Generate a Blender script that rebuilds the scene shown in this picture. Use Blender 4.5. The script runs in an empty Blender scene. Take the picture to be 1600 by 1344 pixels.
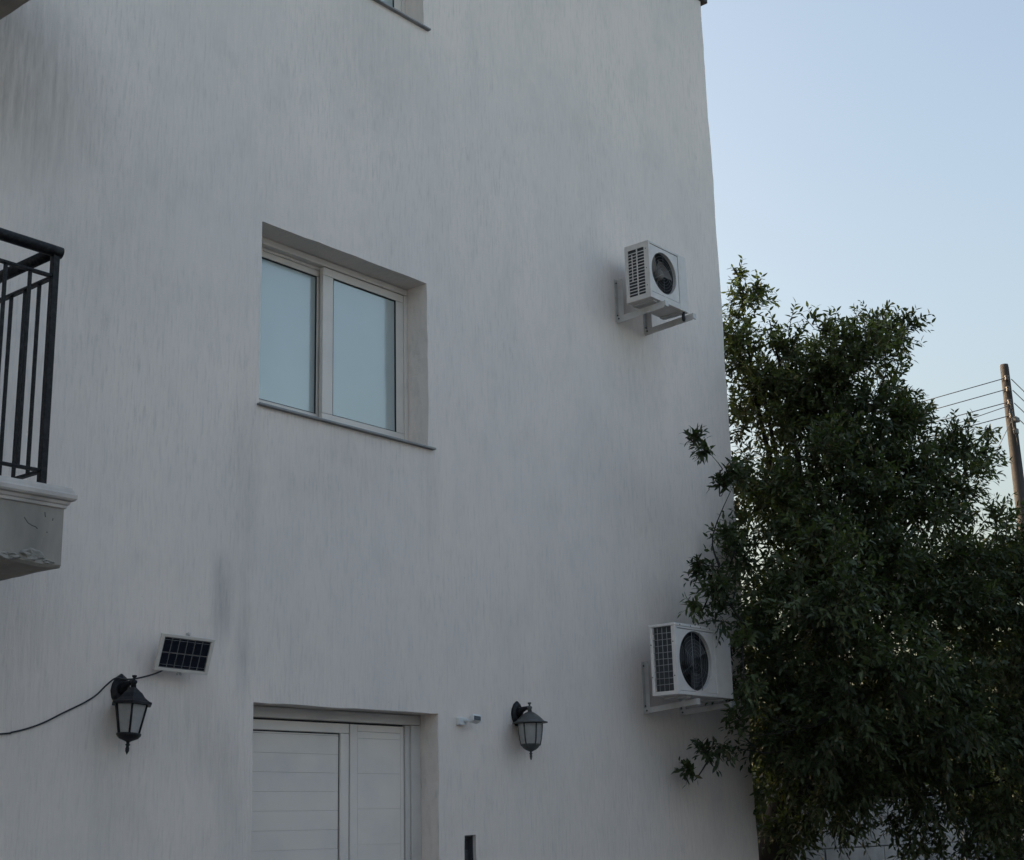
import bpy, bmesh, math, random
import numpy as np
from mathutils import Vector, Matrix, Quaternion

random.seed(7)
rng = np.random.default_rng(11)
sc = bpy.context.scene
col = sc.collection
RAD = math.radians

# ------------------------------------------------------------------ camera
cam_d = bpy.data.cameras.new("camera")
cam = bpy.data.objects.new("camera", cam_d)
col.objects.link(cam)
cam_d.sensor_fit = 'HORIZONTAL'
cam_d.sensor_width = 36.0
cam_d.lens = 51.556
cam_d.clip_start = 0.05
cam_d.clip_end = 3000.0
_r = Vector((0.64257906, -0.76578184, -0.02589066))
_u = Vector((-0.18636672, -0.18897995, 0.96413382))
_f = Vector((0.74320899, 0.61470705, 0.26415081))
_m = Matrix((_r, _u, -_f)).transposed().to_4x4()
_m.translation = Vector((0.0, -6.25, 1.6))
cam.matrix_world = _m
sc.camera = cam

# ------------------------------------------------------------------ world, sun, exposure
SUN_EL, SUN_AZ = 15.0, -18.0          # azimuth measured from +Y towards +X: the low sun stands behind the house
w = bpy.data.worlds.new("World")
sc.world = w
w.use_nodes = True
wn = w.node_tree
bg = wn.nodes["Background"]
sky = wn.nodes.new("ShaderNodeTexSky")
sky.sky_type = 'NISHITA'
sky.sun_disc = False
sky.sun_elevation = RAD(SUN_EL)
sky.sun_rotation = RAD(SUN_AZ)
sky.air_density = 1.15
sky.dust_density = 7.6
sky.ozone_density = 0.55
sky.altitude = 0.0
wn.links.new(sky.outputs[0], bg.inputs[0])
bg.inputs[1].default_value = 0.1

sun_d = bpy.data.lights.new("sun", 'SUN')
sun = bpy.data.objects.new("sun", sun_d)
col.objects.link(sun)
sun_d.energy = 2.0
sun_d.angle = RAD(0.5)
sun_d.color = (1.0, 0.86, 0.68)
_to_sun = Vector((math.sin(RAD(SUN_AZ)) * math.cos(RAD(SUN_EL)), math.cos(RAD(SUN_AZ)) * math.cos(RAD(SUN_EL)), math.sin(RAD(SUN_EL))))
sun.rotation_euler = _to_sun.to_track_quat('Z', 'Y').to_euler()

sc.view_settings.view_transform = 'Standard'
sc.view_settings.look = 'None'
sc.view_settings.exposure = 2.06
sc.view_settings.gamma = 1.0
sc.view_settings.use_curve_mapping = False
sc.render.engine = 'CYCLES'
sc.cycles.max_bounces = 8
sc.cycles.transparent_max_bounces = 16
sc.cycles.use_denoising = True

# ------------------------------------------------------------------ helpers
def tag(o, label=None, cat=None, group=None, kind=None):
    if label: o['label'] = label
    if cat: o['category'] = cat
    if group: o['group'] = group
    if kind: o['kind'] = kind
    return o

def empty(name, loc, label=None, cat=None, group=None):
    o = bpy.data.objects.new(name, None)
    o.empty_display_size = 0.1
    col.objects.link(o)
    o.location = loc
    return tag(o, label, cat, group)

class MB:
    """collects shapes and links them as ONE mesh object"""
    def __init__(s): s.bm = bmesh.new()
    def box(s, x0, x1, y0, y1, z0, z1, bev=0.0):
        vs = [s.bm.verts.new((x, y, z)) for x in (x0, x1) for y in (y0, y1) for z in (z0, z1)]
        fs = [s.bm.faces.new([vs[i] for i in q]) for q in ((0,1,3,2),(4,6,7,5),(0,4,5,1),(2,3,7,6),(0,2,6,4),(1,5,7,3))]
        if bev > 0:
            es = list({e for f in fs for e in f.edges})
            bmesh.ops.bevel(s.bm, geom=es, offset=bev, segments=2, affect='EDGES', profile=0.6)
        return s
    def bar(s, a, b, wx, wy, up=(0, 0, 1)):
        """box section bar from a to b"""
        a = Vector(a); b = Vector(b); d = (b - a).normalized()
        up = Vector(up)
        if abs(d.dot(up)) > 0.95: up = Vector((0, 1, 0))
        x = d.cross(up).normalized(); y = x.cross(d)
        vs = []
        for p in (a, b):
            for sx, sy in ((-1,-1),(1,-1),(1,1),(-1,1)):
                vs.append(s.bm.verts.new(p + x*sx*wx/2 + y*sy*wy/2))
        for q in ((3,2,1,0),(4,5,6,7),(0,1,5,4),(1,2,6,5),(2,3,7,6),(3,0,4,7)):
            s.bm.faces.new([vs[i] for i in q])
        return s
    def tube(s, pts, rad, n=8, cap=True, smooth=True):
        pts = [Vector(p) for p in pts]
        rads = rad if isinstance(rad, (list, tuple)) else [rad]*len(pts)
        rings = []
        prev = None
        for i, p in enumerate(pts):
            t = (pts[min(i+1, len(pts)-1)] - pts[max(i-1, 0)]).normalized()
            if prev is None:
                ref = Vector((0,0,1)) if abs(t.z) < 0.9 else Vector((1,0,0))
                x = t.cross(ref).normalized()
            else:
                x = (prev - t*prev.dot(t)).normalized()
            prev = x; y = t.cross(x)
            rings.append([s.bm.verts.new(p + (x*math.cos(a)+y*math.sin(a))*rads[i]) for a in [2*math.pi*k/n for k in range(n)]])
        for r0, r1 in zip(rings, rings[1:]):
            for k in range(n):
                f = s.bm.faces.new((r0[k], r0[(k+1)%n], r1[(k+1)%n], r1[k])); f.smooth = smooth
        if cap:
            s.bm.faces.new(rings[0][::-1]); s.bm.faces.new(rings[-1])
        return s
    def lathe(s, prof, n=6, axis=(0,0), phase=0.0, cap=True, smooth=False):
        rings = []
        for (r, z) in prof:
            rings.append([s.bm.verts.new((axis[0]+r*math.cos(phase+2*math.pi*k/n), axis[1]+r*math.sin(phase+2*math.pi*k/n), z)) for k in range(n)])
        for r0, r1 in zip(rings, rings[1:]):
            for k in range(n):
                f = s.bm.faces.new((r0[k], r0[(k+1)%n], r1[(k+1)%n], r1[k])); f.smooth = smooth
        if cap:
            s.bm.faces.new(rings[0][::-1]); s.bm.faces.new(rings[-1])
        return s
    def poly(s, pts):
        return s.bm.faces.new([s.bm.verts.new(p) for p in pts])
    def prism(s, pts, off):
        """closed polygon pts extruded by vector off"""
        off = Vector(off)
        a = [s.bm.verts.new(p) for p in pts]; b = [s.bm.verts.new(Vector(p)+off) for p in pts]
        s.bm.faces.new(a[::-1]); s.bm.faces.new(b)
        n = len(a)
        for k in range(n): s.bm.faces.new((a[k], a[(k+1)%n], b[(k+1)%n], b[k]))
        return s
    def build(s, name, mat, parent=None, kind=None, label=None):
        bmesh.ops.recalc_face_normals(s.bm, faces=s.bm.faces)
        me = bpy.data.meshes.new(name)
        s.bm.to_mesh(me); s.bm.free()
        me.materials.append(mat)
        o = bpy.data.objects.new(name, me)
        col.objects.link(o)
        if parent is not None: o.parent = parent
        if kind: o['kind'] = kind
        if label: o['label'] = label
        return o

def copy_tree(o, parent=None):
    c = o.copy(); col.objects.link(c); c.parent = parent
    for ch in list(o.children): copy_tree(ch, c)
    return c

# ------------------------------------------------------------------ materials
def mat_new(name):
    m = bpy.data.materials.new(name); m.use_nodes = True
    nt = m.node_tree
    return m, nt, nt.nodes["Principled BSDF"]

def L(nt, a, b): nt.links.new(a, b)

def N(nt, typ, **kw):
    n = nt.nodes.new(typ)
    for k, v in kw.items(): setattr(n, k, v)
    return n

def noise(nt, vec, scale, detail=4.0, rough=0.55):
    n = N(nt, "ShaderNodeTexNoise"); n.inputs["Scale"].default_value = scale
    n.inputs["Detail"].default_value = detail; n.inputs["Roughness"].default_value = rough
    if vec is not None: L(nt, vec, n.inputs["Vector"])
    return n.outputs["Fac"]

def ramp(nt, fac, lo, hi, a=0.0, b=1.0):
    n = N(nt, "ShaderNodeMapRange"); n.inputs[1].default_value = lo; n.inputs[2].default_value = hi
    n.inputs[3].default_value = a; n.inputs[4].default_value = b
    L(nt, fac, n.inputs[0]); return n.outputs[0]

def mix(nt, fac, c0, c1, mode='MIX'):
    n = N(nt, "ShaderNodeMix", data_type='RGBA', blend_type=mode)
    for sock, v in ((n.inputs[0], fac), (n.inputs[6], c0), (n.inputs[7], c1)):
        if hasattr(v, "is_linked"): L(nt, v, sock)
        elif isinstance(v, (int, float)): sock.default_value = v
        else: sock.default_value = (*v, 1.0)
    return n.outputs[2]

def mth(nt, op, a, b=None):
    n = N(nt, "ShaderNodeMath", operation=op)
    for s, v in ((n.inputs[0], a), (n.inputs[1], b)):
        if v is None: continue
        if hasattr(v, "is_linked"): L(nt, v, s)
        else: s.default_value = v
    return n.outputs[0]

def objco(nt): return N(nt, "ShaderNodeTexCoord").outputs["Object"]

def mapped(nt, vec, scale=(1,1,1), loc=(0,0,0)):
    n = N(nt, "ShaderNodeMapping"); n.inputs["Scale"].default_value = scale; n.inputs["Location"].default_value = loc
    L(nt, vec, n.inputs["Vector"]); return n.outputs[0]

def bump(nt, b, h, strength=0.3, dist=0.01):
    n = N(nt, "ShaderNodeBump"); n.inputs["Strength"].default_value = strength; n.inputs["Distance"].default_value = dist
    L(nt, h, n.inputs["Height"]); L(nt, n.outputs[0], b.inputs["Normal"])

def pm(name, c, rough=0.5, metal=0.0, dirt=None, dscale=9.0, damt=0.35, bstr=0.0, bscale=60.0, stretch=(1,1,1), spec=.5):
    m, nt, b = mat_new(name)
    v = mapped(nt, objco(nt), stretch)
    d = dirt if dirt else tuple(x*0.6 for x in c)
    n1 = noise(nt, v, dscale, 6.0)
    L(nt, mix(nt, ramp(nt, n1, 0.42, 0.72, 0.0, damt), c, d), b.inputs["Base Color"])
    n2 = noise(nt, v, dscale*5, 3.0)
    L(nt, ramp(nt, n2, 0.3, 0.7, max(0.03, rough-0.08), min(1, rough+0.12)), b.inputs["Roughness"])
    b.inputs["Metallic"].default_value = metal
    b.inputs["Specular IOR Level"].default_value = spec
    if bstr > 0: bump(nt, b, noise(nt, v, bscale, 4.0), bstr, 0.004)
    return m

def render_material():
    """hand-combed white render: fine vertical grooves, run-off stains and patchy weathering"""
    m, nt, b = mat_new("combed_render")
    o = objco(nt)
    fine = noise(nt, mapped(nt, o, (60, 20, 6.5)), 1.0, 5.0, 0.68)
    mid = noise(nt, mapped(nt, o, (24, 10, 3.0)), 1.0, 5.0, 0.62)
    broad = noise(nt, mapped(nt, o, (2.6, 3, 0.8)), 1.0, 6.0, 0.6)
    blot = noise(nt, o, 0.55, 4.0, 0.5)
    gran = noise(nt, o, 140.0, 3.0, 0.6)
    c = mix(nt, ramp(nt, blot, 0.35, 0.66), (0.815, 0.715, 0.645), (0.75, 0.675, 0.62))
    c = mix(nt, ramp(nt, broad, 0.46, 0.78, 0.0, 0.35), c, (0.60, 0.565, 0.525))
    c = mix(nt, ramp(nt, mid, 0.52, 0.80, 0.0, 0.28), c, (0.54, 0.52, 0.495))
    c = mix(nt, mth(nt, 'MULTIPLY', ramp(nt, fine, 0.50, 0.70, 0.0, 0.44), ramp(nt, noise(nt, mapped(nt, o, (1.3, 1, 0.9)), 1.0, 4.0), 0.35, 0.65, 0.35, 1.0)), c, (0.43, 0.40, 0.375))
    patch = noise(nt, mapped(nt, o, (4.2, 1, 3.2), (3, 0, 7)), 1.0, 5.0, 0.6)
    c = mix(nt, ramp(nt, patch, 0.50, 0.74, 0.0, 0.22), c, (0.50, 0.47, 0.43))
    spk = noise(nt, mapped(nt, o, (38, 1, 34)), 1.0, 2.0, 0.5)
    c = mix(nt, ramp(nt, spk, 0.76, 0.82, 0.0, 0.6), c, (0.20, 0.19, 0.18))
    # stains that belong to the wall: (centre x, z, half width, half height, strength, colour)
    for (sx, sz, rx, rz, a, cc) in STAINS:
        vm = mapped(nt, o, (1/rx, 0.0, 1/rz), (-sx/rx, 0.0, -sz/rz))
        g = N(nt, "ShaderNodeTexGradient", gradient_type='SPHERICAL'); L(nt, vm, g.inputs[0])
        st = mth(nt, 'MULTIPLY', ramp(nt, g.outputs[1], 0.0, 0.7), ramp(nt, noise(nt, mapped(nt, o, (26, 1, 2.6), (sx*3, 0, sz)), 1.0, 6.0, 0.7), 0.34, 0.68, 0.25, 1.0))
        c = mix(nt, mth(nt, 'MULTIPLY', st, a*0.62), c, cc)
    L(nt, c, b.inputs["Base Color"])
    b.inputs["Roughness"].default_value = 0.92
    b.inputs["Specular IOR Level"].default_value = 0.2
    h = mth(nt, 'ADD', mth(nt, 'MULTIPLY', fine, 1.0), mth(nt, 'ADD', mth(nt, 'MULTIPLY', mid, 0.6), mth(nt, 'MULTIPLY', gran, 0.25)))
    bump(nt, b, h, 0.85, 0.007)
    return m

STAINS = [
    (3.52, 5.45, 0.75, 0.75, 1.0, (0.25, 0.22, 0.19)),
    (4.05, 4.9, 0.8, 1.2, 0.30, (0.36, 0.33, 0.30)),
    (5.06, 2.86, 0.10, 0.32, 0.95, (0.24, 0.25, 0.25)),
    (5.22, 2.62, 0.08, 0.40, 0.7, (0.25, 0.25, 0.25)),
    (4.98, 2.10, 0.16, 0.40, 0.45, (0.30, 0.29, 0.28)),
    (5.14, 1.9, 0.12, 0.5, 0.45, (0.30, 0.29, 0.28)),
    (5.20, 3.6, 0.15, 0.8, 0.40, (0.36, 0.33, 0.30)),
    (6.72, 3.7, 0.12, 0.55, 0.35, (0.36, 0.33, 0.30)),
    (5.9, 3.7, 0.8, 0.35, 0.35, (0.40, 0.36, 0.33)),
    (4.75, 2.22, 0.35, 0.35, 0.40, (0.34, 0.32, 0.30)),
    (4.42, 1.85, 0.25, 0.45, 0.35, (0.34, 0.33, 0.31)),
    (3.75, 2.5, 0.6, 0.9, 0.35, (0.38, 0.36, 0.34)),
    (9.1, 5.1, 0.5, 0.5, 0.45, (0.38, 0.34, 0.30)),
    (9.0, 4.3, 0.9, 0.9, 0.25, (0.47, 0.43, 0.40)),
    (6.2, 6.6, 0.7, 0.6, 0.35, (0.40, 0.37, 0.34)),
    (5.0, 6.3, 0.7, 1.6, 0.25, (0.44, 0.45, 0.44)),
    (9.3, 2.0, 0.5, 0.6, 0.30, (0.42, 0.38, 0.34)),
]

M = {}
M['render'] = render_material()
M['concrete'] = pm("concrete", (0.34, 0.30, 0.26), 0.9, 0, (0.19, 0.18, 0.16), 5.0, 0.8, 0.5, 40.0, (1, 1, 0.35))
M['soffit'] = pm("soffit_concrete", (0.34, 0.325, 0.30), 0.95, 0, (0.18, 0.17, 0.155), 4.0, 0.6, 0.5, 25.0)
M['moulding'] = pm("moulding_plaster", (0.53, 0.48, 0.44), 0.85, 0, (0.26, 0.24, 0.22), 7.0, 0.6, 0.3, 50.0)
M['crack'] = pm("crack_dirt", (0.07, 0.065, 0.06), 1.0)
M['spall'] = pm("spalled_concrete", (0.30, 0.28, 0.25), 1.0, 0, (0.14, 0.13, 0.115), 30.0, 0.8, 0.8, 90.0)
M['iron'] = pm("painted_iron", (0.004, 0.0042, 0.006), 0.45, 0.0, (0.07, 0.07, 0.067), 60.0, 0.3, 0.2, 120.0, spec=.22)
M['alu'] = pm("white_aluminium", (0.66, 0.60, 0.54), 0.42, 0.0, (0.42, 0.41, 0.38), 5.0, 0.35)
M['door'] = pm("door_paint", (0.70, 0.635, 0.575), 0.45, 0.0, (0.48, 0.47, 0.45), 4.0, 0.35, 0.05, 30.0)
M['lintel'] = pm("door_frame_paint", (0.59, 0.55, 0.51), 0.5, 0.0, (0.36, 0.35, 0.33), 4.0, 0.4)
M['sill'] = pm("sill_marble", (0.24, 0.24, 0.24), 0.5, 0.0, (0.14, 0.14, 0.14), 8.0, 0.6)
M['rubber'] = pm("dark_gasket", (0.012, 0.012, 0.013), 0.6)
M['ac'] = pm("white_casing_paint", (0.70, 0.655, 0.625), 0.42, 0.0, (0.5, 0.47, 0.42), 7.0, 0.4)
M['ac_old'] = pm("weathered_casing_paint", (0.60, 0.555, 0.52), 0.5, 0.0, (0.42, 0.39, 0.35), 9.0, 0.5)
M['ow'] = pm("overhead_cable", (0.10, 0.10, 0.11), 0.6)
M['ac_in'] = pm("condenser_coil", (0.045, 0.047, 0.052), 0.6, 0.2, (0.08, 0.08, 0.08), 90.0, 0.6)
M['fan'] = pm("fan_plastic", (0.155, 0.132, 0.115), 0.6, 0.0, (0.09, 0.075, 0.062), 12.0, 0.6)
M['wire'] = pm("guard_wire", (0.33, 0.33, 0.33), 0.45, 0.2)
M['wire_dark'] = pm("dark_guard_wire", (0.22, 0.225, 0.23), 0.45, 0.2)
M['galv'] = pm("galvanised_bracket", (0.50, 0.48, 0.46), 0.5, 0.15, (0.33, 0.29, 0.25), 12.0, 0.6)
M['bolt'] = pm("bolt_steel", (0.08, 0.08, 0.08), 0.5, 0.5)
M['lamp_dark'] = pm("lantern_black", (0.007, 0.0075, 0.010), 0.5, 0.0, (0.035, 0.036, 0.04), 18.0, 0.5, spec=.3)
M['lamp_bronze'] = pm("lantern_bronze", (0.095, 0.097, 0.092), 0.5, 0.1, (0.02, 0.021, 0.022), 16.0, 0.8, spec=.3)
M['cell'] = pm("solar_cell", (0.006, 0.008, 0.014), 0.18, 0.0, (0.012, 0.014, 0.022), 20.0, 0.6)
M['cell_line'] = pm("cell_backing", (0.22, 0.21, 0.20), 0.4)
M['cable'] = pm("black_cable", (0.012, 0.012, 0.013), 0.5)
M['plastic'] = pm("white_plastic", (0.72, 0.72, 0.70), 0.35, 0, (0.5, 0.49, 0.46), 30.0, 0.3)
M['lens'] = pm("dark_lens", (0.03, 0.03, 0.035), 0.15)
M['panel_dark'] = pm("dark_panel", (0.07, 0.075, 0.085), 0.35, 0.2, (0.03, 0.03, 0.035), 10.0, 0.6)
M['tile'] = pm("roof_edge_tile", (0.06, 0.055, 0.055), 0.8)
M['room'] = pm("room_plaster", (0.30, 0.30, 0.29), 0.9)
M['blind'] = pm("roller_blind", (0.50, 0.56, 0.58), 0.8, 0, (0.44, 0.50, 0.53), 2.0, 0.3)
M['bark'] = pm("bark", (0.016, 0.014, 0.012), 0.95, 0, (0.010, 0.009, 0.008), 8.0, 0.8, 0.9, 30.0, (1, 1, 0.25))
M['twig'] = pm("twig_bark", (0.06, 0.055, 0.035), 0.9)
M['pole'] = pm("pole_wood", (0.036, 0.031, 0.029), 0.9, 0, (0.018, 0.016, 0.015), 6.0, 0.9, 0.6, 40.0, (4, 4, 0.3))
M['block'] = pm("block_wall", (0.34, 0.33, 0.315), 0.95, 0, (0.18, 0.17, 0.16), 6.0, 0.6, 0.5, 60.0)
M['mortar'] = pm("mortar", (0.20, 0.195, 0.185), 1.0)
M['gate'] = pm("blue_gate_paint", (0.035, 0.045, 0.07), 0.45, 0.1, (0.02, 0.02, 0.025), 9.0, 0.6)
M['shade_house'] = pm("shade_house_render", (0.13, 0.19, 0.29), 0.95, 0, (0.10, 0.145, 0.22), 1.5, 0.6)  # added house out of view; blue tints its bounce onto the lower wall
SHADE_HOUSE_H = 8.2  # height of the added house, set so it darkens the lower wall
M['insul'] = pm("insulator", (0.05, 0.04, 0.035), 0.3)
M['farwall'] = pm("far_wall", (0.72, 0.71, 0.69), 0.9)

def ground_mat():
    m, nt, b = mat_new("yard_ground")
    o = objco(nt)
    c = mix(nt, ramp(nt, noise(nt, o, 0.4, 6.0), 0.35, 0.65), (0.060, 0.066, 0.075), (0.088, 0.096, 0.108))
    c = mix(nt, ramp(nt, noise(nt, o, 14.0, 6.0), 0.4, 0.7, 0, 0.5), c, (0.07, 0.063, 0.055))
    L(nt, c, b.inputs["Base Color"]); b.inputs["Roughness"].default_value = 0.95
    bump(nt, b, noise(nt, o, 30.0, 6.0), 0.6, 0.02)
    return m
M['ground'] = ground_mat()

def glass_mat(name):
    """sliding window glass with a milky privacy film: soft sky reflection over a pale, barely see-through sheet"""
    m = bpy.data.materials.new(name); m.use_nodes = True
    nt = m.node_tree; nt.nodes.clear()
    out = N(nt, "ShaderNodeOutputMaterial")
    tr = N(nt, "ShaderNodeBsdfTransparent"); tr.inputs[0].default_value = (0.8, 0.87, 0.88, 1)
    df = N(nt, "ShaderNodeBsdfDiffuse")
    o = objco(nt)
    L(nt, mix(nt, ramp(nt, noise(nt, mapped(nt, o, (1.2, 1, 1.0)), 1.0, 3.0), 0.3, 0.7), (0.41, 0.465, 0.45), (0.47, 0.53, 0.515)), df.inputs[0])
    m1 = N(nt, "ShaderNodeMixShader"); m1.inputs[0].default_value = 0.78
    L(nt, tr.outputs[0], m1.inputs[1]); L(nt, df.outputs[0], m1.inputs[2])
    gl = N(nt, "ShaderNodeBsdfGlossy"); gl.inputs["Roughness"].default_value = 0.13
    gl.inputs[0].default_value = (0.94, 0.97, 0.96, 1)
    fr = N(nt, "ShaderNodeLayerWeight"); fr.inputs[0].default_value = 0.5
    f = ramp(nt, fr.outputs["Fresnel"], 0.0, 1.0, 0.055, 1.0)
    ms = N(nt, "ShaderNodeMixShader")
    L(nt, f, ms.inputs[0]); L(nt, m1.outputs[0], ms.inputs[1]); L(nt, gl.outputs[0], ms.inputs[2])
    L(nt, ms.outputs[0], out.inputs[0])
    return m
M['glass'] = glass_mat("window_glass")

def frost_mat():
    m, nt, b = mat_new("frosted_lantern_glass")
    o = objco(nt)
    L(nt, mix(nt, ramp(nt, noise(nt, o, 30.0, 5.0), 0.4, 0.7, 0, 0.5), (0.42, 0.41, 0.395), (0.27, 0.265, 0.255)), b.inputs["Base Color"])
    b.inputs["Roughness"].default_value = 0.4
    b.inputs["Transmission Weight"].default_value = 0.25
    return m
M['frost'] = frost_mat()

def leaf_mat():
    m = bpy.data.materials.new("leaf"); m.use_nodes = True
    nt = m.node_tree; b = nt.nodes["Principled BSDF"]; out = nt.nodes["Material Output"]
    a = N(nt, "ShaderNodeVertexColor"); a.layer_name = "tint"
    L(nt, a.outputs[0], b.inputs["Base Color"])
    b.inputs["Roughness"].default_value = 0.5
    b.inputs["Specular IOR Level"].default_value = 0.4
    t = N(nt, "ShaderNodeBsdfTranslucent")
    L(nt, mix(nt, 1.0, a.outputs[0], (1.5, 1.7, 0.7), 'MULTIPLY'), t.inputs[0])
    ms = N(nt, "ShaderNodeMixShader"); ms.inputs[0].default_value = 0.28
    L(nt, b.outputs[0], ms.inputs[1]); L(nt, t.outputs[0], ms.inputs[2]); L(nt, ms.outputs[0], out.inputs[0])
    return m
M['leaf'] = leaf_mat()

# ------------------------------------------------------------------ setting
g = MB()
g.poly([(-600, -600, 0), (600, -600, 0), (600, 600, 0), (-600, 600, 0)])
tag(g.build("ground", M['ground']), kind='structure')

# ------------------------------------------------------------------ house
house = empty("house", (3.0, 0, 0), "tall white rendered house with combed plaster wall, sliding windows and a railed balcony", "house")
HX0, HX1, HD, HZ = -4.5, 10.46, 9.0, 9.0
WIN = (5.285, 6.705, 4.003, 5.132)
WIN2 = (5.285, 6.705, 7.040, 8.170)
DOOR = (5.295, 6.764, -0.01, 2.316)
SLOT = (6.985, 7.095, 1.10, 1.588)
def cuts(lo, hi, marks, step):
    ms = sorted(set([lo, hi] + [v for v in marks if lo < v < hi])); r = []
    for a, b in zip(ms, ms[1:]):
        n = max(1, math.ceil((b-a)/step)); r += [a+(b-a)*k/n for k in range(n)]
    return r + [hi]

def house_wall():
    ops = [(WIN, 0.17, 'w'), (WIN2, 0.17, 'w'), (DOOR, 0.145, 'd'), (SLOT, 0.05, 's')]
    xs = cuts(HX0, HX1, [v for o, _, _ in ops for v in o[:2]], 0.11)
    zs = cuts(0.0, HZ, [v for o, _, _ in ops for v in (max(0, o[2]), o[3])], 0.11)
    bm = bmesh.new(); V = {}
    rr = random.Random(3)
    jit = {}
    def onb(x, z):
        for o, _, _ in ops:
            if o[0]-1e-6 <= x <= o[1]+1e-6 and o[2]-1e-6 <= z <= o[3]+1e-6: return True
        return abs(x-HX1) < 1e-6
    def vert(i, j):
        if (i, j) not in V:
            x, z = xs[i], zs[j]
            y = 0.0035*math.sin(1.7*x+0.6*z)*math.sin(2.3*z+x) + rr.uniform(-.0006, .0006)
            dx = dz = 0.0
            if onb(x, z):
                dx, dz = rr.gauss(0, 0.0028), rr.gauss(0, 0.0028)
                if abs(x-HX1) < 1e-6: dx = 0.005*math.sin(z*2.1)+0.004*math.sin(z*5.3+1)+rr.gauss(0, .003)
            jit[(i, j)] = (dx, dz)
            V[(i, j)] = bm.verts.new((x+dx, y, z+dz))
        return V[(i, j)]
    def inside(x, z):
        return any(o[0] < x < o[1] and o[2] < z < o[3] for o, _, _ in ops)
    for i in range(len(xs)-1):
        for j in range(len(zs)-1):
            if inside((xs[i]+xs[i+1])/2, (zs[j]+zs[j+1])/2): continue
            f = bm.faces.new((vert(i, j), vert(i+1, j), vert(i+1, j+1), vert(i, j+1)))
            f.smooth = True
    # rounded arrises into the reveals
    for o, dep, k in ops:
        ix = [i for i, x in enumerate(xs) if o[0]-1e-6 <= x <= o[1]+1e-6]
        jz = [j for j, z in enumerate(zs) if max(0, o[2])-1e-6 <= z <= o[3]+1e-6]
        loop = [(i, jz[-1]) for i in ix] + [(ix[-1], j) for j in jz[::-1][1:]]
        if o[2] > 0: loop += [(i, jz[0]) for i in ix[::-1][1:]]
        loop += [(ix[0], j) for j in (jz[1:] if o[2] > 0 else jz)][: (len(jz)-2 if o[2] > 0 else len(jz))]
        closed = o[2] > 0
        if not closed:   # door: left jamb up, head, right jamb down
            loop = [(ix[0], j) for j in jz] + [(i, jz[-1]) for i in ix[1:]] + [(ix[-1], j) for j in jz[::-1][1:]]
        cx, cz = (o[0]+o[1])/2, (max(0, o[2])+o[3])/2
        rows = [[bm.verts.new(V[q].co) for q in loop]]
        dep_full = dep+0.14 if k != 's' else 0.07
        for (yy, ins) in ((0.006, 0.004), (0.02, 0.006), (dep*0.5, 0.006), (dep_full, 0.006)):
            row = []
            for q in loop:
                x, z = xs[q[0]], zs[q[1]]; dx, dz = jit[q]
                sx = (1 if abs(x-o[0]) < 1e-6 else -1 if abs(x-o[1]) < 1e-6 else 0)*ins*0
                row.append(bm.verts.new((x+dx*(1-yy/0.4), yy, z+dz*(1-yy/0.4))))
            rows.append(row)
        n = len(loop)
        for r0, r1 in zip(rows, rows[1:]):
            for t in range(n if closed else n-1):
                bm.faces.new((r0[t], r0[(t+1) % n], r1[(t+1) % n], r1[t]))
    # right return wall follows the jittered corner
    cor = [bm.verts.new(V[(len(xs)-1, j)].co) for j in range(len(zs))]
    back = [bm.verts.new((HX1, HD, z)) for z in zs]
    for j in range(len(zs)-1): bm.faces.new((cor[j], back[j], back[j+1], cor[j+1]))
    lef = [V[(0, j)] for j in range(len(zs))]
    bl = [bm.verts.new((HX0, HD, z)) for z in zs]
    for j in range(len(zs)-1):
        bm.faces.new((lef[j+1], bl[j+1], bl[j], lef[j]))
        bm.faces.new((back[j], bl[j], bl[j+1], back[j+1]))
    s = MB(); s.bm.free(); s.bm = bm
    return s.build("wall", M['render'], house)
wall_o = house_wall()
wall_o.location = (-3.0, 0, 0)

def hpart(mb, name, mat, parent=None, **k):
    """a part of the house given in world coordinates"""
    p = parent or house
    o = mb.build(name, mat, p, **k)
    off = Vector((0, 0, 0)); q = p
    while q is not None: off += q.location; q = q.parent
    o.location = -off
    return o

# roof slab with dark edge tiles, ceiling slabs and the room behind the windows
rf = MB(); rf.box(HX0-.06, HX1+0.075, -0.03, HD+0.06, 8.955, 9.10, 0.012)
hpart(rf, "roof", M['tile'])
fl = MB()
for z0, z1 in ((2.78, 3.0), (5.82, 6.04), (8.8, 8.95)): fl.box(HX0+.02, HX1-.02, 0.42, HD-.02, z0, z1)
fl.box(HX0+.03, HX1-.03, 4.0, 4.1, 0.02, 8.79)
hpart(fl, "floor_slab", M['room'])

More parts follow.
